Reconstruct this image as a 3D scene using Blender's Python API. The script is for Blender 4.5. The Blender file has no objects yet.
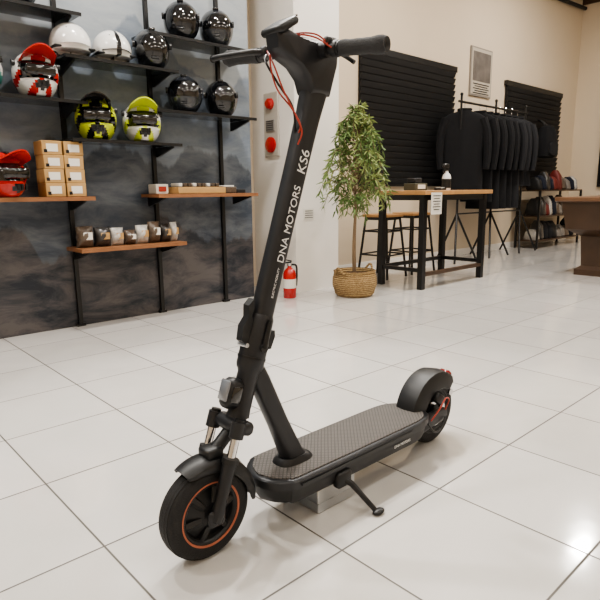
import bpy, bmesh, math, random
from mathutils import Vector, Matrix
random.seed(7)
S=bpy.context.scene
COL=S.collection
def lin(c):
    if isinstance(c,str):
        c=c.lstrip('#'); c=[int(c[i:i+2],16)/255 for i in (0,2,4)]
    return tuple((v/12.92 if v<=.04045 else ((v+.055)/1.055)**2.4) for v in c)+(1,)
def mat(name,col,rough=.5,metal=0,coat=0,bump=0,bscale=50,var=0,vscale=8,emit=0,alpha=1,trans=0):
    m=bpy.data.materials.new(name); m.use_nodes=True
    nt=m.node_tree; b=nt.nodes['Principled BSDF']
    b.inputs['Base Color'].default_value=lin(col); b.inputs['Roughness'].default_value=rough
    b.inputs['Metallic'].default_value=metal; b.inputs['Coat Weight'].default_value=coat
    if trans: b.inputs['Transmission Weight'].default_value=trans
    if alpha<1: b.inputs['Alpha'].default_value=alpha
    if emit:
        b.inputs['Emission Color'].default_value=lin(col); b.inputs['Emission Strength'].default_value=emit
    tc=nt.nodes.new('ShaderNodeTexCoord')
    if var:
        n=nt.nodes.new('ShaderNodeTexNoise'); n.inputs['Scale'].default_value=vscale; n.inputs['Detail'].default_value=5
        nt.links.new(tc.outputs['Object'],n.inputs['Vector'])
        mx=nt.nodes.new('ShaderNodeMix'); mx.data_type='RGBA'
        c=lin(col)
        mx.inputs[6].default_value=tuple(v*(1-var) for v in c[:3])+(1,)
        mx.inputs[7].default_value=tuple(min(1,v*(1+var)) for v in c[:3])+(1,)
        nt.links.new(n.outputs['Fac'],mx.inputs[0]); nt.links.new(mx.outputs[2],b.inputs['Base Color'])
    if bump:
        n=nt.nodes.new('ShaderNodeTexNoise'); n.inputs['Scale'].default_value=bscale; n.inputs['Detail'].default_value=4
        nt.links.new(tc.outputs['Object'],n.inputs['Vector'])
        bp=nt.nodes.new('ShaderNodeBump'); bp.inputs['Strength'].default_value=bump; bp.inputs['Distance'].default_value=.01
        nt.links.new(n.outputs['Fac'],bp.inputs['Height']); nt.links.new(bp.outputs['Normal'],b.inputs['Normal'])
    return m

class MB:
    def __init__(s): s.v=[];s.f=[];s.m=[];s.mats=[]
    def mi(s,mt):
        if mt not in s.mats: s.mats.append(mt)
        return s.mats.index(mt)
    def add(s,vs,fs,mt):
        o=len(s.v); s.v+= [tuple(v) for v in vs]; i=s.mi(mt)
        for f in fs: s.f.append(tuple(a+o for a in f)); s.m.append(i)
    def hull(s,pts,mt):
        bm=bmesh.new()
        for p in pts: bm.verts.new(p)
        r=bmesh.ops.convex_hull(bm,input=bm.verts)
        bmesh.ops.dissolve_limit(bm,angle_limit=.01,verts=bm.verts,edges=bm.edges)
        bm.verts.index_update()
        s.add([v.co.copy() for v in bm.verts],[[v.index for v in f.verts] for f in bm.faces],mt); bm.free()
    def box(s,c,size,mt,rot=None,bev=0):
        c=Vector(c); h=Vector(size)/2; pts=[]
        for sx in (-1,1):
            for sy in (-1,1):
                for sz in (-1,1):
                    if bev:
                        b=bev
                        for q in ((h.x,h.y-b,h.z-b),(h.x-b,h.y,h.z-b),(h.x-b,h.y-b,h.z)):
                            pts.append(Vector((q[0]*sx,q[1]*sy,q[2]*sz)))
                        q=b*.42
                        pts.append(Vector(((h.x-q)*sx,(h.y-q)*sy,(h.z-b)*sz)));pts.append(Vector(((h.x-q)*sx,(h.y-b)*sy,(h.z-q)*sz)));pts.append(Vector(((h.x-b)*sx,(h.y-q)*sy,(h.z-q)*sz)))
                    else: pts.append(Vector((h.x*sx,h.y*sy,h.z*sz)))
        if rot is not None: pts=[rot@p for p in pts]
        pts=[p+c for p in pts]
        if bev: s.hull(pts,mt)
        else:
            s.add(pts,[(0,1,3,2),(4,6,7,5),(0,4,5,1),(2,3,7,6),(0,2,6,4),(1,5,7,3)],mt)
    def loft(s,rings,mt,cap=True,closed=False):
        n=len(rings[0]); vs=[p for r in rings for p in r]; fs=[]
        m=len(rings)
        for i in range(m if closed else m-1):
            j=(i+1)%m
            for k in range(n):
                l=(k+1)%n
                fs.append((i*n+k,i*n+l,j*n+l,j*n+k))
        if cap and not closed:
            fs.append(tuple(range(n))[::-1]); fs.append(tuple((m-1)*n+k for k in range(n)))
        s.add(vs,fs,mt)
    def tube(s,pts,r,mt,n=10,cap=True):
        pts=[Vector(p) for p in pts]
        if not isinstance(r,(list,tuple)): r=[r]*len(pts)
        T=[]
        for i in range(len(pts)):
            a=pts[max(i-1,0)];b=pts[min(i+1,len(pts)-1)]; T.append((b-a).normalized())
        up=Vector((0,0,1)) if abs(T[0].z)<.9 else Vector((1,0,0))
        N=T[0].cross(up).normalized(); rings=[]
        for i,p in enumerate(pts):
            N=(N-T[i]*N.dot(T[i])).normalized(); B=T[i].cross(N)
            rings.append([p+(N*math.cos(2*math.pi*k/n)+B*math.sin(2*math.pi*k/n))*r[i] for k in range(n)])
        s.loft(rings,mt,cap)
    def cyl(s,a,b,r,mt,r2=None,n=20):
        s.tube([a,b],[r,r if r2 is None else r2],mt,n)
    def lathe(s,prof,c,axis,mt,n=32,closed=False):
        A=Vector(axis).normalized(); c=Vector(c)
        up=Vector((0,0,1)) if abs(A.z)<.9 else Vector((1,0,0))
        N=A.cross(up).normalized(); B=A.cross(N); rings=[]
        for r,h in prof:
            r=max(r,1e-5)
            rings.append([c+A*h+(N*math.cos(2*math.pi*k/n)+B*math.sin(2*math.pi*k/n))*r for k in range(n)])
        s.loft(rings,mt,cap=not closed,closed=closed)
    def ell(s,c,rad,mt,rot=None,nu=20,nv=12):
        c=Vector(c);rings=[]
        for i in range(nv+1):
            ph=math.pi*i/nv; ph=min(max(ph,.02),math.pi-.02)
            ring=[]
            for k in range(nu):
                t=2*math.pi*k/nu
                p=Vector((rad[0]*math.sin(ph)*math.cos(t),rad[1]*math.sin(ph)*math.sin(t),rad[2]*math.cos(ph)))
                if rot is not None: p=rot@p
                ring.append(c+p)
            rings.append(ring)
        s.loft(rings,mt)
    def prism(s,poly,y0,y1,mt,plane='xz'):
        n=len(poly)
        if plane=='xz': P=lambda a,b,d:(a,d,b)
        elif plane=='yz': P=lambda a,b,d:(d,a,b)
        else: P=lambda a,b,d:(a,b,d)
        vs=[P(a,b,y0) for a,b in poly]+[P(a,b,y1) for a,b in poly]
        fs=[tuple(range(n)),tuple(range(2*n-1,n-1,-1))]
        for k in range(n): fs.append((k,(k+1)%n,n+(k+1)%n,n+k))
        s.add(vs,fs,mt)
    def done(s,name,ang=35,bevel=0,parent=None,M=None):
        me=bpy.data.meshes.new(name); 
        vs=s.v
        if M is not None: vs=[tuple(M@Vector(v)) for v in vs]
        xs=[v[0] for v in vs];ys=[v[1] for v in vs];zs=[v[2] for v in vs]
        o=Vector(((min(xs)+max(xs))/2,(min(ys)+max(ys))/2,min(zs)))
        me.from_pydata([tuple(Vector(v)-o) for v in vs],[],s.f)
        for m in s.mats: me.materials.append(m)
        me.polygons.foreach_set('material_index',s.m)
        me.polygons.foreach_set('use_smooth',[True]*len(s.f))
        bm=bmesh.new(); bm.from_mesh(me); bmesh.ops.recalc_face_normals(bm,faces=bm.faces); bm.to_mesh(me); bm.free()
        me.set_sharp_from_angle(angle=math.radians(ang))
        me.update()
        ob=bpy.data.objects.new(name,me); ob.location=o; COL.objects.link(ob)
        if parent: 
            ob.parent=parent; ob.location=o-parent.location
        return ob
def quad_box(name,lo,hi,mt):
    b=MB(); c=[(lo[i]+hi[i])/2 for i in range(3)]; b.box(c,[hi[i]-lo[i] for i in range(3)],mt); return b.done(name)
def ring(c,u,v,a,b,n=24,e=2.0):
    out=[]
    for k in range(n):
        t=2*math.pi*k/n; ct,st=math.cos(t),math.sin(t)
        x=a*math.copysign(abs(ct)**(2/e),ct); y=b*math.copysign(abs(st)**(2/e),st)
        out.append(Vector(c)+Vector(u)*x+Vector(v)*y)
    return out
def spline(pts,n=8):
    P=[Vector(p) for p in pts]; P=[P[0]*2-P[1]]+P+[P[-1]*2-P[-2]]; out=[]
    for i in range(1,len(P)-2):
        for k in range(n):
            t=k/n; a,b,c,d=P[i-1:i+3]
            out.append(.5*((2*b)+(c-a)*t+(2*a-5*b+4*c-d)*t*t+(3*b-a-3*c+d)*t**3))
    out.append(P[-2]); return out

# ---------------- materials ----------------
def floor_mat():
    m=bpy.data.materials.new('floor_tiles'); m.use_nodes=True; nt=m.node_tree; N=nt.nodes; L=nt.links; b=N['Principled BSDF']
    geo=N.new('ShaderNodeNewGeometry'); sp=N.new('ShaderNodeSeparateXYZ'); L.new(geo.outputs['Position'],sp.inputs[0])
    def M(op,a,bb=None,cl=False):
        n=N.new('ShaderNodeMath'); n.operation=op; n.use_clamp=cl
        for i,x in enumerate((a,bb)):
            if x is None: continue
            if isinstance(x,(int,float)): n.inputs[i].default_value=x
            else: L.new(x,n.inputs[i])
        return n.outputs[0]
    T=.45
    def edge(o,off):
        q=M('DIVIDE',M('SUBTRACT',o,off),T); fr=M('FRACT',q); d=M('MINIMUM',fr,M('SUBTRACT',1.0,fr)); return M('MULTIPLY',d,T),M('FLOOR',q)
    dx,ix=edge(sp.outputs['X'],.52); dy,iy=edge(sp.outputs['Y'],1.355)
    d=M('MINIMUM',dx,dy)
    mr=N.new('ShaderNodeMapRange'); mr.inputs['From Min'].default_value=.0021; mr.inputs['From Max'].default_value=.0038; L.new(d,mr.inputs['Value'])
    cb=N.new('ShaderNodeCombineXYZ'); L.new(ix,cb.inputs[0]); L.new(iy,cb.inputs[1])
    wn=N.new('ShaderNodeTexWhiteNoise'); L.new(cb.outputs[0],wn.inputs['Vector'])
    no=N.new('ShaderNodeTexNoise'); no.inputs['Scale'].default_value=2.5; no.inputs['Detail'].default_value=6; no.inputs['Distortion'].default_value=1.2; L.new(geo.outputs['Position'],no.inputs['Vector'])
    vv=M('ADD',M('MULTIPLY',wn.outputs['Value'],.35),M('MULTIPLY',no.outputs['Fac'],.6))
    tile=N.new('ShaderNodeMix'); tile.data_type='RGBA'; tile.inputs[6].default_value=lin('#bfbcb8'); tile.inputs[7].default_value=lin('#d8d6d3'); L.new(vv,tile.inputs[0])
    mx=N.new('ShaderNodeMix'); mx.data_type='RGBA'; mx.inputs[6].default_value=lin('#4d4842'); L.new(tile.outputs[2],mx.inputs[7]); L.new(mr.outputs[0],mx.inputs[0])
    L.new(mx.outputs[2],b.inputs['Base Color'])
    rr=N.new('ShaderNodeMapRange'); rr.inputs['To Min'].default_value=.7; rr.inputs['To Max'].default_value=.1; L.new(mr.outputs[0],rr.inputs['Value']); L.new(rr.outputs[0],b.inputs['Roughness'])
    bp=N.new('ShaderNodeBump'); bp.inputs['Distance'].default_value=.001; bp.inputs['Strength'].default_value=.5; L.new(mr.outputs[0],bp.inputs['Height'])
    n2=N.new('ShaderNodeTexNoise'); n2.inputs['Scale'].default_value=5; L.new(geo.outputs['Position'],n2.inputs['Vector'])
    bp2=N.new('ShaderNodeBump'); bp2.inputs['Distance'].default_value=.003; bp2.inputs['Strength'].default_value=.25; L.new(n2.outputs['Fac'],bp2.inputs['Height']); L.new(bp.outputs['Normal'],bp2.inputs['Normal'])
    L.new(bp2.outputs['Normal'],b.inputs['Normal'])
    b.inputs['IOR'].default_value=1.8
    return m
def mural_mat():
    m=bpy.data.materials.new('mountain_mural'); m.use_nodes=True; nt=m.node_tree; N=nt.nodes; L=nt.links; b=N['Principled BSDF']
    geo=N.new('ShaderNodeNewGeometry'); sp=N.new('ShaderNodeSeparateXYZ'); L.new(geo.outputs['Position'],sp.inputs[0])
    def M(op,a,bb=None):
        n=N.new('ShaderNodeMath'); n.operation=op
        for i,x in enumerate((a,bb)):
            if x is None: continue
            if isinstance(x,(int,float)): n.inputs[i].default_value=x
            else: L.new(x,n.inputs[i])
        return n.outputs[0]
    def ridge(off,scale,base,amp):
        cb=N.new('ShaderNodeCombineXYZ'); L.new(M('ADD',sp.outputs['X'],off),cb.inputs[0])
        no=N.new('ShaderNodeTexNoise'); no.inputs['Scale'].default_value=scale; no.inputs['Detail'].default_value=6; L.new(cb.outputs[0],no.inputs['Vector'])
        h=M('ADD',M('MULTIPLY',M('SUBTRACT',no.outputs['Fac'],.5),amp),base)
        dd=M('SUBTRACT',h,sp.outputs['Z'])
        mr=N.new('ShaderNodeMapRange'); mr.inputs['From Min'].default_value=-.01; mr.inputs['From Max'].default_value=.02; L.new(dd,mr.inputs['Value'])
        return mr.outputs[0]
    mp=N.new('ShaderNodeMapping'); mp.inputs['Rotation'].default_value=(0,.75,0); mp.inputs['Scale'].default_value=(1,1,2.6); L.new(geo.outputs['Position'],mp.inputs['Vector'])
    tex=N.new('ShaderNodeTexNoise'); tex.inputs['Scale'].default_value=2.6; tex.inputs['Detail'].default_value=10; tex.inputs['Distortion'].default_value=.5; tex.inputs['Roughness'].default_value=.68; L.new(mp.outputs[0],tex.inputs['Vector'])
    def cmix(f,a,c):
        mx=N.new('ShaderNodeMix'); mx.data_type='RGBA'; L.new(f,mx.inputs[0])
        for i,x in ((6,a),(7,c)):
            if isinstance(x,str): mx.inputs[i].default_value=lin(x)
            else: L.new(x,mx.inputs[i])
        return mx.outputs[2]
    cr=N.new('ShaderNodeMapRange'); cr.inputs['From Min'].default_value=.38; cr.inputs['From Max'].default_value=.6; L.new(tex.outputs['Fac'],cr.inputs['Value']); tf=cr.outputs[0]
    sky=cmix(tf,'#8b939b','#9aa0a5')
    far=cmix(tf,'#657080','#7f8891')
    mid=cmix(tf,'#3c4552','#656b73')
    near=cmix(tf,'#242a34','#5e5a5b')
    f1=ridge(3.1,1.1,1.95,1.7); f2=ridge(9.7,1.3,1.25,1.9); f3=ridge(21.3,1.6,.62,1.6)
    c=cmix(f1,sky,far); c=cmix(f2,c,mid); c=cmix(f3,c,near)
    L.new(c,b.inputs['Base Color']); b.inputs['Roughness'].default_value=.5
    return m
m_floor=floor_mat(); m_mural=mural_mat()
m_wall=mat('wall_paint','#d6c7b1',.75,bump=.05,bscale=60,var=.04,vscale=1.5)
m_colm=mat('column_paint','#e8e4de',.7,bump=.05,bscale=60,var=.03,vscale=2)
m_ceil=mat('ceiling_paint','#d6d2cc',.8)
m_blk=mat('black_paint','#17181a',.35)
m_blkm=mat('matte_black','#1d1e20',.6)
m_frame=mat('scooter_frame','#2d2e31',.36,metal=.3,bump=.03,bscale=400)
m_frame2=mat('scooter_plastic','#1a1b1d',.45)
m_rub=mat('tire_rubber','#1b1b1c',.7,bump=.25,bscale=200)
m_grip=mat('rubber_grip','#343537',.8,bump=.4,bscale=300)
m_alu=mat('aluminium','#b9bbbd',.3,metal=1)
m_chr=mat('chrome','#d8d8da',.12,metal=1)
m_or=mat('orange_stripe','#a9634a',.55)
m_red=mat('red_cable','#a03a2c',.45)
m_lens=mat('lamp_lens','#6d7177',.08,coat=1)
m_rlens=mat('tail_lens','#7d1012',.15,coat=1)
m_white=mat('white_print','#dcdcdc',.6)
m_glass=mat('shelf_glass','#2b3034',.12,coat=.5)
m_wood=mat('shelf_wood','#8a5f40',.5,var=.25,vscale=14)
m_twood=mat('table_wood','#b08658',.45,var=.25,vscale=12)
m_cwood=mat('counter_wood','#463426',.4,var=.3,vscale=7)
m_card=mat('cardboard','#b3905f',.8,var=.12,vscale=20)
m_cardw=mat('label_white','#dcd9d2',.7)
m_leaf=mat('leaf_green','#5f7840',.55,var=.35,vscale=9)
m_leaf2=mat('leaf_light','#8f9e62',.55,var=.25,vscale=9)
m_bark=mat('bark','#7a6650',.85,bump=.4,bscale=60)
m_soil=mat('soil','#3a2c20',.95,bump=.6,bscale=60)
m_extr=mat('extinguisher_red','#b3201c',.25,coat=.5)
m_cloth=mat('cloth_black','#111216',.95,bump=.4,bscale=25)
m_cloth2=mat('cloth_navy','#181e2d',.95,bump=.4,bscale=25)
m_cloth3=mat('cloth_charcoal','#1f2024',.95,bump=.4,bscale=25)
m_visor=mat('dark_visor','#0c0d10',.08,coat=1)
m_lamp=mat('lamp_glow','#fff4e4',.5,emit=14)

def deck_mat():
    m=mat('deck_rubber','#4b4a49',.75); nt=m.node_tree;N=nt.nodes;L=nt.links;b=N['Principled BSDF']
    tc=N.new('ShaderNodeTexCoord')
    hs=[]
    for ang in (45,-45):
        mp=N.new('ShaderNodeMapping'); mp.inputs['Rotation'].default_value=(0,0,math.radians(ang)); L.new(tc.outputs['Object'],mp.inputs['Vector'])
        w=N.new('ShaderNodeTexWave'); w.inputs['Scale'].default_value=30; L.new(mp.outputs[0],w.inputs['Vector']); hs.append(w.outputs['Fac'])
    mm=N.new('ShaderNodeMath'); mm.operation='MINIMUM'; L.new(hs[0],mm.inputs[0]); L.new(hs[1],mm.inputs[1])
    mr=N.new('ShaderNodeMapRange'); mr.inputs['From Max'].default_value=.3; L.new(mm.outputs[0],mr.inputs['Value'])
    mx=N.new('ShaderNodeMix'); mx.data_type='RGBA'; mx.inputs[6].default_value=lin('#474543'); mx.inputs[7].default_value=lin('#625e5b'); L.new(mr.outputs[0],mx.inputs[0]); L.new(mx.outputs[2],b.inputs['Base Color'])
    bp=N.new('ShaderNodeBump'); bp.inputs['Distance'].default_value=.001; L.new(mr.outputs[0],bp.inputs['Height']); L.new(bp.outputs['Normal'],b.inputs['Normal'])
    return m
m_deck=deck_mat()
def wicker_mat():
    m=mat('wicker','#b0905e',.8); nt=m.node_tree;N=nt.nodes;L=nt.links;b=N['Principled BSDF']
    tc=N.new('ShaderNodeTexCoord'); w=N.new('ShaderNodeTexWave'); w.bands_direction='Z'; w.inputs['Scale'].default_value=18; w.inputs['Distortion'].default_value=4; w.inputs['Detail'].default_value=2; w.inputs['Detail Scale'].default_value=6
    L.new(tc.outputs['Object'],w.inputs['Vector'])
    mx=N.new('ShaderNodeMix'); mx.data_type='RGBA'; mx.inputs[6].default_value=lin('#8a6b42'); mx.inputs[7].default_value=lin('#cfb283'); L.new(w.outputs['Fac'],mx.inputs[0]); L.new(mx.outputs[2],b.inputs['Base Color'])
    bp=N.new('ShaderNodeBump'); bp.inputs['Distance'].default_value=.01; L.new(w.outputs['Fac'],bp.inputs['Height']); L.new(bp.outputs['Normal'],b.inputs['Normal'])
    return m
m_wick=wicker_mat()

# ---------------- room ----------------
H=4.2; X0,X1=-3.5,10.8; Y0,Y1=-4.0,4.4
quad_box('floor',(X0-.1,Y0-.1,-.1),(X1+.1,Y1+.1,0),m_floor)
quad_box('ceiling',(X0-.1,Y0-.1,H),(X1+.1,Y1+.1,H+.1),m_ceil)
quad_box('wall_back',(X0-.1,Y1,0),(X1+.1,Y1+.1,H),m_wall)
quad_box('wall_right',(X1,Y0,0),(X1+.1,Y1,H),m_wall)
quad_box('wall_left',(X0-.1,Y0,0),(X0,Y1,H),m_wall)
quad_box('wall_front',(X0-.1,Y0-.1,0),(X1+.1,Y0,H),m_wall)
quad_box('wall_mural',(X0,3.95,0),(3.06,4.03,H),m_mural)
quad_box('wall_column',(3.44,3.8,0),(4.0,4.4,H),m_colm)
quad_box('baseboard_back',(4.0,4.385,0),(X1,4.4,.09),m_colm)

def blind(name,x0,x1,z0,z1):
    b=MB()
    b.box(((x0+x1)/2,4.373,z1+.03),(x1-x0+.06,.05,.07),m_blk)
    n=int((z1-z0)/.075)
    for i in range(n):
        z=z0+(i+.5)*(z1-z0)/n
        b.box(((x0+x1)/2,4.362,z),(x1-x0,.012,.066),m_blkm,rot=Matrix.Rotation(.35,3,'X'))
    b.box(((x0+x1)/2,4.385,(z0+z1)/2),(x1-x0,.01,z1-z0),m_blk)
    b.box(((x0+x1)/2,4.365,z0-.01),(x1-x0,.03,.03),m_blk)
    b.done(name)
blind('window_blind',4.94,6.82,1.0,2.45)
blind('window_blind',8.22,10.1,1.0,2.45)

b=MB(); b.box((7.5,4.388,2.53),(.56,.02,.64),mat('poster_frame','#8f8880',.5)); b.box((7.5,4.376,2.53),(.52,.006,.6),mat('poster_paper','#b9b0a2',.5)); b.box((7.5,4.372,2.6),(.46,.006,.38),mat('poster_photo','#6b6560',.5,var=.8,vscale=7)); 
for i in range(5): b.box((7.5,4.372,2.37-.03*i),(.42-.08*(i%2),.004,.012),m_blkm)
b.done('poster')
b=MB(); b.tube(spline([(7.9,4.3,4.15),(8.6,4.34,3.98),(9.4,4.34,3.92),(10.75,4.34,3.98)]),.03,m_blkm); b.done('conduit_pipe')
quad_box('trim_1',(X1-.04,Y0,4.05),(X1,Y1,4.2),mat('trim_brown','#4a3526',.5))
b=MB(); b.box((10.77,3.35,1.75),(.06,1.1,1.6),m_blk); b.box((10.735,3.35,1.75),(.02,1.0,1.5),m_visor); b.done('window_1')

# ---------------- shelving ----------------
cols=[(.62,1.54,(.91,1.51,2.03)),(1.42,2.21,(.57,1.28,1.78)),(2.0,2.9,(.92,1.51,2.01))]
for px in (.78,1.48,2.13,2.74):
    b=MB(); b.box((px,3.935,1.6),(.028,.026,3.2),m_blk); b.box((px,3.934,.01),(.06,.03,.02),m_blk); b.done('shelf_post')
for (a,c,zs) in cols:
    for z in zs:
        b=MB()
        wood=z<1.0
        b.box(((a+c)/2,3.79,z-.012),(c-a,.26,.024 if wood else .016),m_wood if wood else m_glass)
        for px in (a+.06,c-.06):
            b.prism([(3.92,z-.022),(3.68,z-.022),(3.68,z-.034),(3.90,z-.09),(3.92,z-.09)],px-.008,px+.008,m_blk,'yz')
        if not wood: b.box(((a+c)/2,3.657,z-.015),(c-a,.012,.020),m_blk)
        else: b.box(((a+c)/2,3.657,z-.013),(c-a,.006,.026),m_wood)
        b.done('display_shelf')

# ---------------- helmets ----------------
def helmet(name,x,z,shell,accent,kind='mx',yaw=0,s=1.0,y=3.765):
    b=MB(); nu,nv=48,30
    a,bb,c=.118,.136,.125
    def shape(t,ph):
        sx=math.sin(ph)*math.sin(t); sy=-math.sin(ph)*math.cos(t); sz=math.cos(ph)
        X=a*sx;Y=bb*sy;Z=c*sz
        fr=max(0,-sy)
        if kind in('mx','road'):
            low=max(0,min(1,(-Z-.0)/.08))
            ext=.045 if kind=='mx' else .012
            Y-=ext*low*fr**2
            if kind=='mx': X*=1-.25*low*fr
            Z=Z if Z>0 else Z*1.12
            Z=max(Z,-.115)
            pz=(Z-.012)/.052 if kind=='mx' else (Z-.02)/.062
            px=X/.098
            e=1 if (abs(pz)<1 and sy<-.25 and abs(px)<1.0) else 0
            if e:
                if kind=='mx': Y+=.022; X*=.93
                else: Y-=.004
            return Vector((X,Y,Z)),e
        else:
            Z=max(Z,-.04-(.02 if sy>0 else 0)); return Vector((X,Y*1.02,Z)),0
    vs=[];E=[]
    for i in range(nv+1):
        ph=min(max(math.pi*i/nv,.03),math.pi-.03)
        for k in range(nu):
            p,e=shape(2*math.pi*k/nu,ph); vs.append(p);E.append(e)
    groups={}
    for i in range(nv):
        for k in range(nu):
            l=(k+1)%nu; f=(i*nu+k,i*nu+l,(i+1)*nu+l,(i+1)*nu+k)
            cen=sum((vs[q] for q in f),Vector())/4
            if sum(E[q] for q in f)>=3: mt=m_visor
            else:
                if kind=='mx':
                    g=math.sin(abs(cen.x)*38+cen.z*44+cen.y*20)
                    mt=accent if g>.45 else shell
                    if cen.z<-.05 and cen.y<-.13 and abs(cen.x)<.03: mt=m_blk
                elif kind=='road': mt=shell
                else: mt=shell if not(abs(cen.x)<.012) else accent
            groups.setdefault(mt,[]).append(f)
    top=tuple(range(nu)); bot=tuple(nv*nu+k for k in range(nu))
    groups.setdefault(shell,[]).append(top); groups.setdefault(m_blk,[]).append(bot)
    b.v+=[tuple(v) for v in vs]
    for mt,fs in groups.items():
        i=b.mi(mt)
        for f in fs: b.f.append(f); b.m.append(i)
    if kind=='mx':
        rings=[]
        for j in range(9):
            u=-1+2*j/8; xx=.088*u
            zz=.095-.03*u*u
            y0=-.05; y1=-.2+.05*u*u
            rings.append([Vector((xx,y0,zz)),Vector((xx*.9,y1,zz+.035-.01*u*u)),Vector((xx*.9,y1,zz+.027-.01*u*u)),Vector((xx,y0,zz-.012))])
        b.loft(rings,accent)
        b.box((0,-.132,.012),(.15,.02,.058),m_visor,bev=.009)
        for sx in(-1,1): b.cyl((sx*.105,-.03,.05),(sx*.122,-.03,.05),.016,m_blk)
        for k in(-1,0,1): b.box((k*.022,-.17,-.06),(.012,.01,.03),m_blk)
        b.box((0,0,.118),(.02,.15,.012),m_blk,bev=.004)
    elif kind=='road':
        for sx in(-1,1): b.cyl((sx*.108,-.05,.02),(sx*.122,-.05,.02),.02,m_blk)
        b.box((0,-.144,-.075),(.05,.012,.014),m_blk,bev=.004)
        b.box((0,-.06,.112),(.04,.05,.016),accent,bev=.005)
    else:
        rings=[]
        for j in range(9):
            u=-1+2*j/8; xx=.1*u; y0=-.10+.05*u*u
            rings.append([Vector((xx,y0,.0)),Vector((xx*.9,y0-.07+.03*u*u,-.012)),Vector((xx*.9,y0-.07+.03*u*u,-.018)),Vector((xx,y0,-.012))])
        b.loft(rings,accent)
        b.box((0,0,-.03),(.238,.2,.012),m_blk,bev=.004)
        for k in (-1,0,1): b.box((k*.04,-.07,.088),(.012,.07,.012),m_blk,bev=.004,rot=Matrix.Rotation(.55,3,'X'))
        for sx in(-1,1): b.tube([(sx*.11,0,-.04),(sx*.08,-.02,-.062)],.006,m_blk)
    zmin=min(v[2] for v in b.v)
    M=Matrix.Translation((x,y,z+.001))@Matrix.Rotation(yaw,4,'Z')@Matrix.Scale(s,4)@Matrix.Translation((0,0,-zmin))
    return b.done(name,ang=40,M=M)
gw=mat('gloss_white','#dedddb',.2,coat=.6); gk=mat('gloss_black','#141518',.15,coat=.8); gy=mat('fluo_yellow','#c8d83a',.3,coat=.5); gr=mat('gloss_red','#b5241b',.25,coat=.5)
gg=mat('gloss_graphite','#2c2f34',.2,coat=.8); gt=mat('gloss_teal','#2f7f78',.3,coat=.5)
SW=1.12
helmet('motocross_helmet',1.63,1.28,gy,gk,'mx',-.35,SW)
helmet('motocross_helmet',1.96,1.28,gw,gy,'mx',-.35,SW)
helmet('motocross_helmet',1.27,1.51,gw,gr,'mx',-.1,SW)
helmet('motocross_helmet',.95,1.51,gw,gt,'mx',-.3,SW)
helmet('motocross_helmet',1.02,.91,gr,gr,'mx',.3,SW)
helmet('bicycle_helmet',1.50,1.78,gw,gw,'half',-.1,1.05)
helmet('bicycle_helmet',1.775,1.78,gw,gk,'half',-.1,1.05)
helmet('motorcycle_helmet',2.065,1.78,gk,gk,'road',-.35,1.08)
for xx,zz,c1 in ((2.32,1.51,gg),(2.64,1.51,gk),(2.32,2.01,gk),(2.62,2.01,gg)):
    helmet('motorcycle_helmet',xx,zz,c1,gk,'road',-.6,1.08)
helmet('motorcycle_helmet',1.2,2.03,gk,gk,'road',-.7,1.08)

b=MB()
for ix in range(2):
    for iz in range(4):
        h=.085; cx=1.305+ix*.13+random.uniform(-.004,.004); cy=3.76; cz=.911+h/2+iz*(h+.001)
        b.box((cx,cy,cz),(.122,.15,h),m_card,bev=.003); b.box((cx,cy-.0755,cz),(.07,.002,h*.55),m_cardw); b.box((cx-.04,cy-.0757,cz-.02),(.02,.002,.02),m_blk)
b.done('stacked_cardboard_boxes')
m_plast=mat('clear_plastic','#bdbab5',.1,coat=1,var=.45,vscale=35,bump=1,bscale=45)
m_brn=mat('parts_brown','#57493d',.35,coat=.7,var=.6,vscale=40,bump=.6,bscale=60)
m_drk=mat('parts_dark','#2e2c2b',.3,coat=.8,var=.6,vscale=50,bump=.6,bscale=60)
b=MB()
pk=[(1.49,.12,.14,m_brn),(1.61,.12,.13,m_drk),(1.715,.10,.12,m_plast),(1.81,.09,.10,m_brn),(1.905,.10,.13,m_plast),(2.0,.10,.15,m_brn),(2.09,.09,.13,m_drk),(2.16,.06,.14,m_plast)]
for cx,w_,h_,mt in pk:
    rings=[]
    for j in range(7):
        q=j/6; t=.05*math.sin(math.pi*min(.97,.12+q*.85))+.004; ww=w_/2*(1.0-.12*math.sin(math.pi*q))
        rings.append([Vector((cx,3.77-.01*q,.572+h_*q))+Vector((ww*math.cos(2*math.pi*k/16)*(1+.06*math.sin(k*3+j*2)),t*math.sin(2*math.pi*k/16)*(1+.2*math.sin(k*5+j)),.004*math.sin(k*2+j) if 0<j else 0)) for k in range(16)])
    b.loft(rings,mt)
    b.box((cx+.005,3.716,.572+h_*.55),(w_*.5,.004,h_*.35),m_cardw if mt is m_brn else m_card)
b.done('packaged_parts',ang=60)
b=MB()
b.box((2.38,3.77,.945),(.42,.2,.048),m_card,bev=.003); b.box((2.38,3.77,.971),(.38,.17,.004),m_soil)
for i in range(9): b.box((2.215+.041*i,3.77,.985),(.03,.12,.025),m_cardw if i%3==0 else m_brn,bev=.003)
b.done('open_parts_box')
b=MB()
b.box((2.09,3.82,.956),(.1,.12,.07),m_cardw,bev=.004); b.box((2.09,3.757,.956),(.06,.003,.035),m_red)
b.done('small_product_box')
b=MB()
b.box((2.68,3.8,.946),(.12,.14,.05),m_brn,bev=.006); b.box((2.80,3.8,.936),(.09,.1,.03),m_blkm,bev=.004); b.box((2.68,3.8,.976),(.1,.1,.012),m_cardw,bev=.003)
b.done('accessory_packs')

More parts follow.
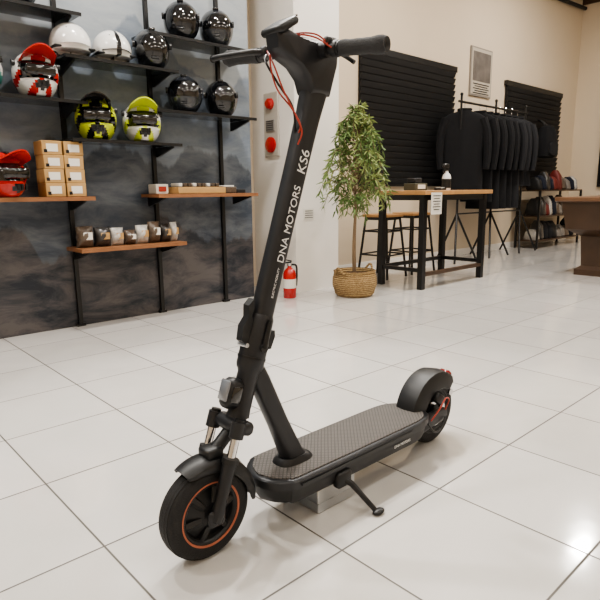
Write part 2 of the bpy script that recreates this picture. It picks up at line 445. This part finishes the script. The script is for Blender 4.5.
# ---------------- column items ----------------
b=MB()
px=3.44
b.box((px-.012,4.1,1.53),(.024,.2,.56),mat('alarm_panel_grey','#b9b3aa',.4),bev=.005)
b.lathe([(.001,.045),(.03,.043),(.045,.03),(.05,0)],(px-.024,4.1,1.71),(-1,0,0),m_extr)
b.lathe([(.001,.03),(.05,.028),(.07,.015),(.072,0)],(px-.024,4.1,1.35),(-1,0,0),m_extr)
b.box((px-.03,4.1,1.52),(.012,.12,.1),mat('alarm_grille','#8d8a86',.5),bev=.003)
for i in range(5): b.box((px-.037,4.1,1.485+.018*i),(.004,.1,.006),m_blk)
b.done('fire_alarm_panel')
b=MB(); b.box((3.6,3.797,.72),(.13,.005,.1),m_cardw); 
for i in range(4): b.box((3.6,3.794,.75-.02*i),(.1,.002,.005),m_blk)
b.done('wall_notice')
b=MB(); c=(3.25,3.68,0)
b.lathe([(.001,0),(.052,0),(.058,.01),(.058,.21),(.05,.24),(.03,.262),(.018,.27),(.018,.285)],c,(0,0,1),m_extr)
b.lathe([(.0585,.09),(.0588,.09),(.0588,.17),(.0585,.17)],c,(0,0,1),m_cardw)
b.cyl((c[0],c[1],.285),(c[0],c[1],.305),.02,m_chr)
b.box((c[0]-.03,c[1],.315),(.1,.018,.012),m_blk,bev=.003); b.box((c[0]-.03,c[1],.338),(.11,.018,.01),m_blk,bev=.003,rot=Matrix.Rotation(.25,3,'Y'))
b.tube(spline([(c[0]+.02,c[1],.295),(c[0]+.07,c[1]-.01,.28),(c[0]+.078,c[1]-.01,.2),(c[0]+.07,c[1]-.01,.1)]),.009,m_blk)
b.done('fire_extinguisher')

# ---------------- potted tree ----------------
b=MB(); pc=Vector((3.74,3.35,0))
b.lathe([(.001,0),(.15,0),(.175,.02),(.2,.10),(.198,.16),(.185,.21),(.192,.225),(.18,.23),(.172,.2),(.17,.19),(.001,.19)],pc,(0,0,1),m_wick,n=40)
b.lathe([(.001,.2),(.1,.198),(.17,.192),(.17,.185)],pc,(0,0,1),m_soil)
for sx in(-1,1):
    b.tube(spline([pc+Vector((sx*.19,-.05,.21)),pc+Vector((sx*.215,0,.265)),pc+Vector((sx*.19,.05,.21))]),.01,m_wick)
trunk=spline([pc+Vector((0,0,.15)),pc+Vector((-.01,0,.45)),pc+Vector((.015,.01,.75)),pc+Vector((0,0,1.1)),pc+Vector((.02,0,1.5))],8)
b.tube(trunk,[.019-.014*i/len(trunk) for i in range(len(trunk))],m_bark,8)
def leaf(p,d,L,w,mt):
    d=d.normalized(); sd=d.cross(Vector((random.uniform(-1,1),random.uniform(-1,1),random.uniform(-.2,1)))).normalized(); nn=d.cross(sd)
    vs=[p,p+d*L*.35+sd*w,p+d*L*.4+nn*w*.3,p+d*L*.35-sd*w,p+d*L*.75+sd*w*.7-Vector((0,0,L*.06)),p+d*L*.78+nn*w*.2-Vector((0,0,L*.06)),p+d*L*.75-sd*w*.7-Vector((0,0,L*.06)),p+d*L-Vector((0,0,L*.15))]
    b.add(vs,[(0,1,2),(0,2,3),(1,4,5,2),(2,5,6,3),(4,7,5),(5,7,6)],mt)
NB=90
for i in range(NB):
    h=.72+.78*(i/NB)
    st=min(trunk,key=lambda q:abs(q.z-h*1.0))
    a=random.uniform(0,2*math.pi)
    q=(h-.72)/.78
    R=(.31*math.sin(math.pi*min(1,.28+q*.66)))*random.uniform(.5,1.1)
    dz=random.uniform(.08,.24)
    P=spline([st,st+Vector((math.cos(a)*R*.45,math.sin(a)*R*.45,dz*.8)),st+Vector((math.cos(a)*R*.85,math.sin(a)*R*.85,dz)),st+Vector((math.cos(a)*R*1.05,math.sin(a)*R*1.05,dz-.12))],6)
    b.tube(P,[.004-.0025*k/len(P) for k in range(len(P))],m_bark,5)
    mt=m_leaf if random.random()<.65 else m_leaf2
    for k in range(4,len(P)):
        for rep in range(2):
            d=(P[k]-P[k-1]).normalized()*.5+Vector((random.uniform(-1,1),random.uniform(-1,1),random.uniform(-.9,.5)))
            leaf(P[k],d,random.uniform(.045,.085),random.uniform(.005,.0085),mt)
b.done('potted_tree')

# ---------------- bar table ----------------
b=MB(); tx0,tx1,ty0,ty1=4.32,5.52,3.02,3.62; tz=.925
b.box(((tx0+tx1)/2,(ty0+ty1)/2,tz-.02),(tx1-tx0,ty1-ty0,.04),m_twood,bev=.004)
lx=(tx0+.07,tx1-.07); ly=(ty0+.07,ty1-.05)
for x in lx:
    for y in ly: b.box((x,y,(tz-.04)/2),(.055,.055,tz-.04),m_blk)
    b.box((x,sum(ly)/2,tz-.065),(.04,ly[1]-ly[0],.05),m_blk); b.box((x,sum(ly)/2,.18),(.035,ly[1]-ly[0],.035),m_blk)
for y in ly: b.box((sum(lx)/2,y,tz-.065),(lx[1]-lx[0],.04,.05),m_blk)
b.box((sum(lx)/2,ly[1],.18),(lx[1]-lx[0],.035,.035),m_blk); b.box((sum(lx)/2,ly[0],.14),(lx[1]-lx[0],.05,.03),m_cwood)
b.done('bar_table')
b=MB(); b.box((tx0+.17,ty0-.004,tz-.12),(.17,.004,.2),m_cardw); 
for i in range(6): b.box((tx0+.17,ty0-.0075,tz-.05-.025*i),(.12-.03*(i%2),.002,.007),m_blkm)
b.done('table_notice_sign')
def stool(x,y,yaw):
    b=MB(); sz=.68
    b.box((0,0,sz-.015),(.32,.32,.03),m_twood,bev=.006)
    for sx in(-1,1):
        for sy in(-1,1): b.tube([(sx*.13,sy*.13,sz-.03),(sx*.19,sy*.19,0)],.013,m_blk)
    for z,o in((.25,.172),(.5,.15)):
        for k in range(4):
            a=math.pi/2*k; p=Matrix.Rotation(a,3,'Z')
            b.tube([p@Vector((o,o,z)),p@Vector((-o,o,z))],.009,m_blk,8)
    b.box((0,0,sz-.045),(.28,.28,.03),m_blk)
    b.done('bar_stool',M=Matrix.Translation((x,y,0))@Matrix.Rotation(yaw,4,'Z'))
stool(4.78,3.88,.1); stool(5.3,3.88,-.1)
b=MB(); c=(5.0,3.25,tz+.0005)
b.lathe([(.001,0),(.04,0),(.044,.01),(.044,.12),(.036,.15),(.016,.175),(.014,.20)],c,(0,0,1),m_white)
b.lathe([(.0445,.02),(.0448,.02),(.0448,.11),(.0445,.11)],c,(0,0,1),m_blk)
b.cyl((c[0],c[1],c[2]+.19),(c[0],c[1],c[2]+.22),.019,m_blk)
b.box((c[0]-.02,c[1],c[2]+.24),(.10,.03,.04),m_blk,bev=.008); b.tube([(c[0]-.045,c[1],c[2]+.23),(c[0]-.055,c[1],c[2]+.175)],.007,m_blk)
b.done('spray_bottle')
b=MB(); b.box((4.62,3.35,tz+.035),(.2,.14,.068),mat('box_olive','#4b4a3c',.6),bev=.005); b.box((4.62,3.279,tz+.035),(.12,.003,.04),m_cardw); b.box((4.6,3.35,tz+.095),(.12,.1,.05),m_blkm,bev=.01)
b.done('product_carton')
b=MB(); b.box((4.82,3.2,tz+.012),(.1,.08,.022),m_blk,bev=.004); b.box((4.82,3.2,tz+.026),(.07,.05,.006),m_cardw); b.done('tool_case')

# ---------------- clothes rack ----------------
b=MB(); ry=4.0; rx0,rx1=6.42,8.12; rz=2.0
b.tube([(rx0-.06,ry,rz),(rx1+.06,ry,rz)],.014,m_blk)
for x in (rx0,(rx0+rx1)/2,rx1):
    b.tube([(x,ry,.45),(x,ry,rz+.08)],.014,m_blk)
    for dx,dy in ((-.26,-.16),(.26,-.16),(0,.28)):
        b.tube([(x,ry,.62),(x+dx,ry+dy,.012)],.014,m_blk)
    b.ell((x,ry,rz+.09),(.02,.02,.02),m_blk)
b.tube([(rx0,ry,.62),(rx1,ry,.62)],.01,m_blk)
rack=b.done('clothes_rack')
b=MB()
def jacket(x,ln,w,mt,yaw,th=.05):
    R=Matrix.Rotation(yaw,3,'Z'); top=rz-.08
    ph=random.uniform(0,6)
    prof=[(0,.07,.03),(-.03,.09,.045),(-.06,w*.7,.05),(-.10,w*.95,.055),(-.17,w,.06),(-.35,w*.92,th),(-.6,w*.9,th*1.1),(-.8,w*.95,th*1.2),(-ln,w*1.0,th*1.3)]
    rings=[]
    for dz,hw,t in prof:
        rr=[]
        for k in range(28):
            a=2*math.pi*k/28
            wob=1+.14*math.sin(a*5+ph+dz*3)*(min(1,-dz*2))
            rr.append(Vector((x,ry,top+dz))+R@Vector((t*math.sin(a)*wob,hw*math.cos(a),0)))
        rings.append(rr)
    b.loft(rings,mt)
    for sy in(-1,1):
        P=spline([Vector((x,ry,top-.12))+R@Vector((0,sy*w*.82,0)),Vector((x,ry,top-.3))+R@Vector((-.01,sy*w*1.05,0)),Vector((x,ry,top-.55))+R@Vector((-.03,sy*w*1.1,0)),Vector((x,ry,top-.74))+R@Vector((-.05,sy*w*1.05,0))],5)
        b.tube(P,[.062-.022*k/len(P) for k in range(len(P))],mt,10)
    b.tube([Vector((x,ry,top-.01))+R@Vector((.03*math.cos(q),.08*math.sin(q),.0)) for q in [i*math.pi/5 for i in range(11)]],.018,mt,8)
    b.tube(spline([(x,ry,top-.02),(x,ry,top+.05),(x+.012,ry+.016,top+.085),(x,ry,top+.098)]),.003,m_chr,6)
    b.tube([Vector((x,ry,top-.04))+R@Vector((-.058,0,0)),Vector((x,ry,top-ln+.02))+R@Vector((-.066,0,0))],.003,m_cloth3,5)
jacket(6.50,1.12,.27,m_cloth,.75,.08)
xs=6.86
while xs<8.05:
    jacket(xs,random.choice((.95,1.05,1.15,1.25)),.22+random.uniform(-.01,.02),random.choice((m_cloth,m_cloth,m_cloth2,m_cloth3)),random.uniform(.1,.5),.065)
    xs+=.17
b.done('hanging_jackets')
dx0,dx1=8.65,10.2
b=MB()
for x in(dx0,dx1):
    for y in(3.95,4.3): b.box((x,y,.45),(.03,.03,.9),m_blk)
for z in(.12,.5,.9):
    b.box(((dx0+dx1)/2,4.125,z),(dx1-dx0,.38,.02),m_cwood)
b.done('storage_rack')
b=MB()
m_bagw=mat('bag_grey','#7d7873',.4,var=.5,vscale=20,bump=.6,bscale=30)
m_red2=mat('pack_maroon','#6b2a26',.5)
cc=[m_brn,m_blkm,m_bagw,m_plast,m_cloth3,m_cloth2,m_bagw,m_drk,m_red2]
for z in(.13,.51,.91):
    x=dx0+.05
    while x<dx1-.12:
        w=random.uniform(.09,.2);h=random.uniform(.16,.32)
        w=min(w,dx1-.03-x)
        b.loft([ring((x+w/2,4.1,z+.001+h*q),(1,0,0),(0,1,0),w*.48*s1,.12*s2,16,4) for q,s1,s2 in ((0,.9,.9),(.1,1,1),(.7,.95,.8),(.95,.8,.35),(1,.8,.2))],random.choice(cc)); x+=w
b.done('assorted_merchandise')
b=MB()
o_=Vector((9.3,4.2,.10))
b.loft([ring(Vector((0,0,z))+o_,(1,0,0),(0,1,0),a,t,24,3) for z,a,t in((1.32,.15,.08),(1.34,.19,.11),(1.5,.2,.12),(1.7,.19,.11),(1.8,.13,.08),(1.83,.06,.04))],m_cloth)
b.loft([ring(Vector((0,-.12,z))+o_,(1,0,0),(0,1,0),a,.03,16,3) for z,a in((1.36,.11),(1.39,.14),(1.52,.14),(1.56,.1))],m_cloth3)
b.tube(spline([Vector((-.05,.02,1.82))+o_,Vector((-.03,.10,1.9))+o_,Vector((0,.185,1.93))+o_,Vector((.03,.10,1.9))+o_,Vector((.05,.02,1.82))+o_]),.01,m_blk)
b.cyl(o_+Vector((0,.2,1.92)),o_+Vector((0,.15,1.92)),.012,m_chr)
b.done('backpack')

# ---------------- game table (right) ----------------
b=MB()
cx0,cx1,cy0,cy1=6.15,8.3,.9,2.65
b.box(((cx0+cx1)/2,(cy0+cy1)/2,.815),(cx1-cx0,cy1-cy0,.05),mat('counter_top','#6a4e3a',.35,var=.3,vscale=6),bev=.012)
def rect(x0,x1,y0,y1,z): return [Vector((x0,y0,z)),Vector((x1,y0,z)),Vector((x1,y1,z)),Vector((x0,y1,z))]
b.loft([rect(cx0+.22,cx1-.22,cy0+.22,cy1-.22,.42),rect(cx0+.1,cx1-.1,cy0+.1,cy1-.1,.5),rect(cx0+.06,cx1-.06,cy0+.06,cy1-.06,.79)],m_cwood)
for x in(cx0+.35,cx1-.35):
    for y in(cy0+.35,cy1-.35):
        b.loft([rect(x-.16,x+.16,y-.16,y+.16,0),rect(x-.16,x+.16,y-.16,y+.16,.06),rect(x-.11,x+.11,y-.11,y+.11,.1),rect(x-.13,x+.13,y-.13,y+.13,.43)],m_cwood)
b.done('wooden_game_table')

# ---------------- SCOOTER ----------------
YC=1.14; FX=.705; RX=1.69; R=.125
b=MB()
def SA(z): return Vector((.81+.336*(z-.324),YC,z))
tau=math.atan(.336); AX=Vector((math.sin(tau),0,math.cos(tau))); UF=Vector((math.cos(tau),0,-math.sin(tau))); VY=Vector((0,1,0))
def wheel(x,front):
    c=(x,YC,R)
    prof=[]
    n=24
    for k in range(n):
        a=2*math.pi*k/n
        ca,sa=math.cos(a),math.sin(a)
        prof.append((R-.029+.029*math.copysign(abs(ca)**.8,ca), .031*math.copysign(abs(sa)**.8,sa)))
    b.lathe(prof,c,(0,1,0),m_rub,n=72,closed=True)
    for yy in(-.016,-.006,.006,.016):
        rr=R-.0012 if abs(yy)<.01 else R-.0032
        b.lathe([(rr-.002,yy-.0035),(rr+.0012,yy-.003),(rr+.0012,yy+.003),(rr-.002,yy+.0035)],c,(0,1,0),m_rub,n=72,closed=True)
    for s_ in(-1,1):
        b.lathe([(.070,0),(.071,.022*s_),(.076,.0275*s_),(.083,.0275*s_),(.084,0)],c,(0,1,0),m_frame2,n=56)
        b.lathe([(.081,.0275*s_),(.082,.030*s_),(.0865,.031*s_),(.0875,.0265*s_)],c,(0,1,0),m_or if front else m_frame2,n=56,closed=True)
        b.lathe([(.0715,.010*s_),(.055,.014*s_),(.034,.026*s_),(.018,.032*s_),(.001,.032*s_)],c,(0,1,0),m_frame2,n=40)
        for k in range(6):
            a=math.pi/3*k+.2
            b.cyl(Vector(c)+Vector((math.cos(a)*.045,.019*s_,math.sin(a)*.045)),Vector(c)+Vector((math.cos(a)*.045,.025*s_,math.sin(a)*.045)),.004,m_chr,n=8)
            q=Vector(c)+Vector((math.cos(a)*.073,.012*s_,math.sin(a)*.073)); p2=Vector(c)+Vector((math.cos(a)*.03,.026*s_,math.sin(a)*.03))
            b.tube([p2,q],[.010,.013],m_frame2,6)
        b.cyl((x,YC+.03*s_,R),(x,YC+.062*s_,R),.008,m_alu,n=12)
        b.cyl((x,YC+.058*s_,R),(x,YC+.067*s_,R),.012,m_blk,n=6)
    if not front:
        b.lathe([(.03,0),(.055,0),(.055,.002),(.03,.002)],(x,YC-.036,R),(0,1,0),m_chr,n=32,closed=True)
wheel(FX,True); wheel(RX,False)
crown=SA(.325)
for s_ in(-1,1):
    ax=Vector((FX,YC+.052*s_,R))
    top=Vector((crown.x-.03,YC+.052*s_,.345))
    d=(top-ax)
    b.tube([ax+d*.35,top],.0115,m_chr,14)
    b.tube([ax-d*.04,ax+d*.08,ax+d*.12,ax+d*.62],[.016,.018,.016,.019],m_frame,16)
    b.tube([ax+d*.6,ax+d*.66],.022,m_frame2,16)
    b.box(ax,(.05,.014,.045),m_frame,bev=.008)
    b.tube([top-d*.12,top+d*.06],.019,m_frame,16)
    b.cyl(top+d*.06,top+d*.09,.013,m_blk)
cz=Vector((crown.x-.012,YC,.335))
b.box(cz,(.06,.125,.035),m_frame,rot=Matrix.Rotation(tau,3,'Y'),bev=.01)
b.tube([cz-Vector((0,0,.01)),SA(.37)],[.03,.027],m_frame,20)
def fender(cx,r,a0,a1,w,side,mt,n=22,th=.004,endk=.55):
    rings=[]
    for i in range(n+1):
        a=math.radians(a0+(a1-a0)*i/n)
        e=endk+(1-endk)*math.sin(math.pi*min(1,max(0,i/n)))**.5 ; ww=w*(.75+.25*e); sd=side*e
        pts=[(-ww,r-sd),(-ww*.98,r-sd*.3),(-ww*.75,r+.004),(0,r+.01),(ww*.75,r+.004),(ww*.98,r-sd*.3),(ww,r-sd)]
        inn=[(y*.93,q-th) for y,q in pts][::-1]
        rings.append([Vector((cx+q*math.cos(a),YC+y,R+q*math.sin(a))) for y,q in pts+inn])
    b.loft(rings,mt)
fender(FX,.140,-4,118,.041,.026,m_frame2,endk=.3)
b.box((FX+.025,YC,R+.153),(.05,.05,.03),m_frame2,bev=.006)
b.tube([(FX+.04,YC,R+.155),cz-Vector((0,0,.01))],.018,m_frame2)
b.tube([SA(.35),SA(.37),SA(.46),SA(.475)],[.03,.0285,.0285,.034],m_frame,24)
lp=SA(.405)-UF*.04
b.box(lp,(.05,.05,.08),m_frame2,rot=Matrix.Rotation(tau,3,'Y'),bev=.014)
b.box(lp-UF*.0245+AX*.006,(.008,.038,.055),m_lens,rot=Matrix.Rotation(tau,3,'Y'),bev=.0035)
for s_ in(-1,1): b.box(lp+Vector((0,.025*s_,0)),(.03,.006,.045),m_visor,rot=Matrix.Rotation(tau,3,'Y'),bev=.0028)
b.tube([SA(.47),SA(.48),SA(.535),SA(.55),SA(.60),SA(.61)],[.034,.037,.037,.035,.035,.031],m_frame,24)
b.tube([SA(.497),SA(.503)],.0385,m_blk,24)
hp=[(-.030,.0),(-.055,.012),(-.06,.05),(-.05,.075),(-.058,.105),(-.046,.125),(-.038,.1),(-.04,.08),(-.03,.065)]
def stp(z,off): 
    o=SA(z); return lambda a,h:(o.x+UF.x*a+AX.x*h, o.z+UF.z*a+AX.z*h)
f=stp(.525,0)
b.prism([f(a,h) for a,h in hp],YC-.012,YC+.012,m_frame2)
hp2=[(.03,.0),(.046,.005),(.05,.04),(.044,.055),(.03,.05)]
b.prism([f(a,h) for a,h in hp2],YC-.016,YC+.016,m_frame2)
b.cyl(SA(.54)+Vector((-.04,-.018,0)),SA(.54)+Vector((-.04,.018,0)),.006,m_alu)
b.tube([SA(.53)+Vector((.0,-.034,0)),SA(.53)+Vector((.0,-.044,0))],.012,m_blk)
b.tube([SA(.53)+Vector((0,-.042,0)),SA(.60)+Vector((0,-.04,0))],[.008,.006],m_blk,10)
rings=[]
for z,a,bb_ in((.56,.029,.026),(.62,.029,.026),(.8,.029,.026),(1.0,.030,.026),(1.12,.032,.027),(1.19,.037,.028),(1.225,.044,.03)):
    rings.append(ring(SA(z),UF,VY,a,bb_,32,3.0))
b.loft(rings,m_frame)
hd=[(1.068,1.18),(1.055,1.215),(1.025,1.245),(.985,1.262),(.962,1.28),(.957,1.315),(.972,1.33),(1.03,1.318),(1.1,1.315),(1.155,1.312),(1.172,1.295),(1.168,1.26),(1.152,1.215),(1.14,1.18)]
hrings=[]
ctr=Vector((1.085,0,1.26))
for yy,sc in((-.034,.82),(-.029,.93),(-.022,1),(.022,1),(.029,.93),(.034,.82)):
    hrings.append([Vector((ctr.x+(x-ctr.x)*sc,YC+yy,ctr.z+(z-ctr.z)*sc)) for x,z in hd])
b.loft(hrings,m_frame)
b.box((.985,YC,1.334),(.07,.085,.02),m_frame2,rot=Matrix.Rotation(-.55,3,'Y'),bev=.007)
b.box((.989,YC,1.3445),(.058,.072,.004),m_visor,rot=Matrix.Rotation(-.55,3,'Y'))
al=math.radians(11); BD=Vector((-math.sin(al),math.cos(al),.075)).normalized(); BC=Vector((1.095,YC,1.294))
def BP(s,dx=0,dz=0): return BC+BD*s+Vector((dx,0,dz))
LN,LF=.225,.31
b.tube([BP(-LN),BP(LF-.01)],.0125,m_frame,18)
b.tube([BP(-.055),BP(.055)],.021,m_frame,20)
for s_,L in((-1,LN),(1,LF)):
    prof=[.0205,.021,.0195,.0195,.020,.0195,.020,.0195,.021,.0225,.022,.018]
    pts=[BP(s_*(L-.13+.13*k/(len(prof)-1))) for k in range(len(prof))]
    b.tube(pts,prof,m_grip,22)
    b.tube([BP(s_*(L-.152)),BP(s_*(L-.134))],.019,m_frame2,18)
b.tube([BP(-.085),BP(-.070)],.021,m_frame2,18)
b.box(BP(-.064,-.005,.018),(.042,.02,.02),m_frame2,bev=.006)
b.tube(spline([BP(-.08,.015,-.01),BP(-.09,.033,-.02),BP(-.105,.035,-.03)]),.006,m_frame2,8)
b.box(BP(.13,-.02,0),(.05,.035,.03),m_frame2,bev=.007)
b.tube(spline([BP(.125,-.035,0),BP(.15,-.062,-.003),BP(.2,-.068,-.006),BP(.28,-.06,-.008),BP(.30,-.055,-.01)]),[.008]*32+[.011],m_frame2,10)
b.tube([BP(.095),BP(.115)],.018,m_frame2,16)
b.lathe([(.001,.03),(.012,.028),(.021,.018),(.023,0)],BP(.075,0,.014),(0,0,1),m_blk,n=20)
b.tube(spline([BP(.115,-.03,0),BP(.07,-.08,-.01),BP(.02,-.11,-.05),BP(-.0,-.10,-.11),BP(-.02,-.08,-.17),BP(-.03,-.07,-.21),SA(1.05)+Vector((-.028,-.018,0))],8),.0023,m_red,8)
b.tube(spline([BP(-.08,-.02,0),BP(-.06,-.06,.02),BP(-.02,-.09,.02),BP(.03,-.11,-.02),BP(.02,-.105,-.10),BP(-.005,-.08,-.15),BP(-.02,-.065,-.19),SA(1.08)+Vector((-.03,-.014,0))],8),.0023,m_red,8)
b.tube(spline([BP(-.07,-.02,.01),BP(-.05,-.04,.03),BP(0,-.05,.035),BP(.05,-.05,.025),BP(.1,-.03,0)],8),.0023,m_red,8)
b.tube(spline([BP(.1,-.03,0),BP(.06,-.10,-.03),BP(.02,-.10,-.09),BP(-.01,-.08,-.15),SA(1.08)+Vector((-.03,0,0))],8),.003,m_blk,8)
dt0=Vector((.872,YC,.475)); dt1=Vector((1.015,YC,.155))
D=(dt1-dt0).normalized(); U2=Vector((D.z*-1,0,D.x)); 
b.loft([ring(dt0-D*.03,U2,VY,.024,.022,24,2.6),ring(dt0+D*.05,U2,VY,.028,.025,24,2.8),ring(dt0+D*.2,U2,VY,.028,.026,24,2.8),ring(dt1-D*.03,U2,VY,.034,.028,24,2.8),ring(dt1+D*.02,U2,VY,.045,.036,24,2.8)],m_frame)
b.loft([ring((1.01,YC,.158),(1,0,0),(0,1,0),.065,.042,24,2.8),ring((1.008,YC,.170),(1,0,0),(0,1,0),.06,.038,24,2.8),ring((1.003,YC,.18),(1,0,0),(0,1,0),.045,.032,24,2.8)],m_frame2)
def outline(ins,z):
    half=[(.868,.0),(.872,.03),(.887,.062),(.915,.088),(.96,.102),(1.2,.104),(1.46,.104),(1.53,.098),(1.575,.08),(1.6,.055),(1.605,0)]
    pts=[]
    for x,w in half:
        t=(x-1.237)/.37
        pts.append((x-ins*t if abs(t)>.8 else x,-(max(0,w-ins) )))
    for x,w in half[::-1][1:-1]:
        t=(x-1.237)/.37
        pts.append((x-ins*t if abs(t)>.8 else x,(max(0,w-ins) )))
    P=[Vector((x,y,0)) for x,y in pts]; n=len(P); out=[]
    for i in range(n):
        a,b2,c,d=P[(i-1)%n],P[i],P[(i+1)%n],P[(i+2)%n]
        for k in range(4):
            t=k/4
            if (c-b2).length>.2: q=b2+(c-b2)*t
            else: q=.5*((2*b2)+(c-a)*t+(2*a-5*b2+4*c-d)*t*t+(3*b2-a-3*c+d)*t**3)
            out.append(Vector((q.x,q.y+YC,z)))
    return out
b.loft([outline(.03,.078),outline(.018,.083),outline(.01,.10),outline(.006,.128)],m_frame2)
b.loft([outline(.006,.128),outline(.0,.131),outline(0,.152),outline(.004,.157),outline(.008,.158)],m_frame)
b.loft([outline(.012,.157),outline(.013,.1615),outline(.016,.1625)],m_deck)
b.box((1.2,YC-.1045,.142),(.5,.003,.006),m_blk)
for s_ in(-1,1):
    b.loft([ring((1.52,YC+.062*s_,.115),(0,0,1),(0,1,0),.034,.011,16,4),ring((1.62,YC+.06*s_,.12),(0,0,1),(0,1,0),.028,.010,16,4),ring((RX,YC+.06*s_,R),(0,0,1),(0,1,0),.026,.010,16,4),ring((RX+.022,YC+.06*s_,R),(0,0,1),(0,1,0),.014,.009,16,4)],m_frame)
fender(RX,.145,48,186,.052,.055,m_frame2,n=26,endk=.8)
b.box((RX-.02,YC-.055,R+.06),(.05,.03,.035),m_frame2,bev=.006,rot=Matrix.Rotation(.6,3,'Y'))
b.box((RX+.105,YC,R+.115),(.03,.05,.025),m_rlens,bev=.008,rot=Matrix.Rotation(.7,3,'Y'))
b.box((RX+.09,YC,R+.08),(.05,.045,.05),m_frame2,bev=.01)
for s_ in(-1,1): b.cyl((RX+.06,YC+.05*s_,R+.065),(RX+.06,YC+.058*s_,R+.065),.012,m_chr)
b.tube(spline([(1.60,YC-.075,.125),(1.64,YC-.082,.16),(RX-.01,YC-.08,.19),(RX+.02,YC-.075,.175),(RX+.005,YC-.07,.14)],6),.0026,m_red,8)
b.tube(spline([(1.56,YC-.09,.13),(1.6,YC-.09,.09),(1.65,YC-.08,.08),(RX,YC-.075,.115)],6),.0035,m_blk,8)
b.box((1.12,YC-.095,.095),(.06,.03,.05),m_frame2,bev=.008)
b.tube([(1.12,1.045,.095),(1.135,1.02,.08),(1.168,.955,.008)],[.012,.009,.0075],m_blk,12)
b.ell((1.172,.948,.008),(.022,.014,.008),m_blk)
scooter=b.done('electric_scooter',ang=38)

def text(body,size,p,Xx,Yy,name):
    cu=bpy.data.curves.new('lettering','FONT'); cu.body=body; cu.size=size; cu.extrude=.0004; cu.align_x='LEFT'; cu.align_y='CENTER'
    ob=bpy.data.objects.new('lettering_tmp',cu); COL.objects.link(ob)
    bpy.context.view_layer.update()
    me=bpy.data.meshes.new_from_object(ob.evaluated_get(bpy.context.evaluated_depsgraph_get()))
    bpy.data.objects.remove(ob)
    me.materials.clear(); me.materials.append(m_white)
    o2=bpy.data.objects.new(name,me); COL.objects.link(o2)
    Zz=Xx.cross(Yy)
    M=Matrix(((Xx.x,Yy.x,Zz.x,p.x),(Xx.y,Yy.y,Zz.y,p.y),(Xx.z,Yy.z,Zz.z,p.z),(0,0,0,1)))
    o2.parent=scooter; o2.matrix_parent_inverse=Matrix.Identity(4)
    o2.matrix_local=Matrix.Translation(-scooter.location)@M
for bd,sz_,z_,ab in (('DNA MOTORS',.032,.745,.0265),('KS6',.041,.975,.0268),('ELECTRIC MOBILITY',.009,.655,.0265)):
    text(bd,sz_,SA(z_)+Vector((0,-ab,0)),AX,-UF,'stem_lettering')
text('DNA MOTORS',.013,Vector((1.36,YC-.1002,.113)),Vector((1,0,0)),Vector((0,0,1)),'deck_lettering')

b=MB(); b.box((1.12,1.145,.0385),(.16,.16,.077),m_alu,bev=.004); b.box((1.12,1.145,.03),(.164,.164,.006),m_alu); b.done('support_block')

# ---------------- lights ----------------
def lamp(x,y,p,sx=1.2,sy=.3,col=(1,.955,.895),zz=H-.12):
    b=MB(); b.box((x,y,H-.04),(sx+.06,sy+.06,.08),m_cardw,bev=.01); b.box((x,y,H-.085),(sx,sy,.01),m_lamp); o=b.done('ceiling_light')
    l=bpy.data.lights.new('lamp','AREA'); l.shape='RECTANGLE'; l.size=sx; l.size_y=sy; l.energy=p; l.color=col
    q=bpy.data.objects.new('lamp',l); COL.objects.link(q); q.parent=o; q.location=Vector((x,y,H-.1))-o.location
for x in(-1.5,1.6,4.6,7.8):
    for y in(-2.6,0,2.6):
        if y>2: lamp(x,y,78,.45,.15)
        elif y==0: lamp(x,y,18)
        else: lamp(x,y,16)
def track_spot(p,t,e,cone=58):
    p=Vector(p); t=Vector(t); d=(t-p).normalized()
    b=MB(); b.cyl((p.x,p.y,H),(p.x,p.y,H-.03),.05,m_blkm); b.cyl((p.x,p.y,H-.03),tuple(p-d*.06),.012,m_blkm)
    b.tube([p-d*.12,p-d*.11,p+d*.05],[.035,.05,.055],m_blkm,24); b.tube([p+d*.051,p+d*.053],.045,m_lamp,24); o=b.done('track_spotlight')
    l=bpy.data.lights.new('spot','SPOT'); l.energy=e; l.spot_size=math.radians(cone); l.spot_blend=.7; l.shadow_soft_size=.045; l.color=(1,.95,.88)
    q=bpy.data.objects.new('spot',l); COL.objects.link(q); q.parent=o
    q.rotation_euler=d.to_track_quat('-Z','Y').to_euler(); q.location=p+d*.08-o.location
track_spot((2.9,2.9,3.95),(1.1,1.2,0),330)
track_spot((.4,3.1,3.95),(1.0,1.2,0),230)
track_spot((5.4,1.8,3.95),(4.6,2.2,0),160,70)
track_spot((2.0,1.9,3.95),(1.9,3.9,1.4),110,70)
w=bpy.data.worlds.new('World'); S.world=w; w.use_nodes=True; w.node_tree.nodes['Background'].inputs[0].default_value=(.9,.9,1,1); w.node_tree.nodes['Background'].inputs[1].default_value=.3

# ---------------- camera ----------------
th=math.radians(11); rho=.0105; yw=math.radians(47.5)
v=Vector((math.cos(yw),math.sin(yw),0)); r=Vector((math.sin(yw),-math.cos(yw),0))
fw=v*math.cos(th)-Vector((0,0,math.sin(th))); up=r.cross(fw)
rc=(r-up*rho).normalized(); uc=rc.cross(fw)
cam=bpy.data.cameras.new('camera'); cam.lens=33.6; cam.sensor_width=36; cam.clip_start=.02
co=bpy.data.objects.new('camera',cam); COL.objects.link(co)
bk=-fw
co.matrix_world=Matrix(((rc.x,uc.x,bk.x,0),(rc.y,uc.y,bk.y,0),(rc.z,uc.z,bk.z,.93),(0,0,0,1)))
S.camera=co
try:
    S.view_settings.look='AgX - Medium High Contrast'
except Exception as e: print(e)
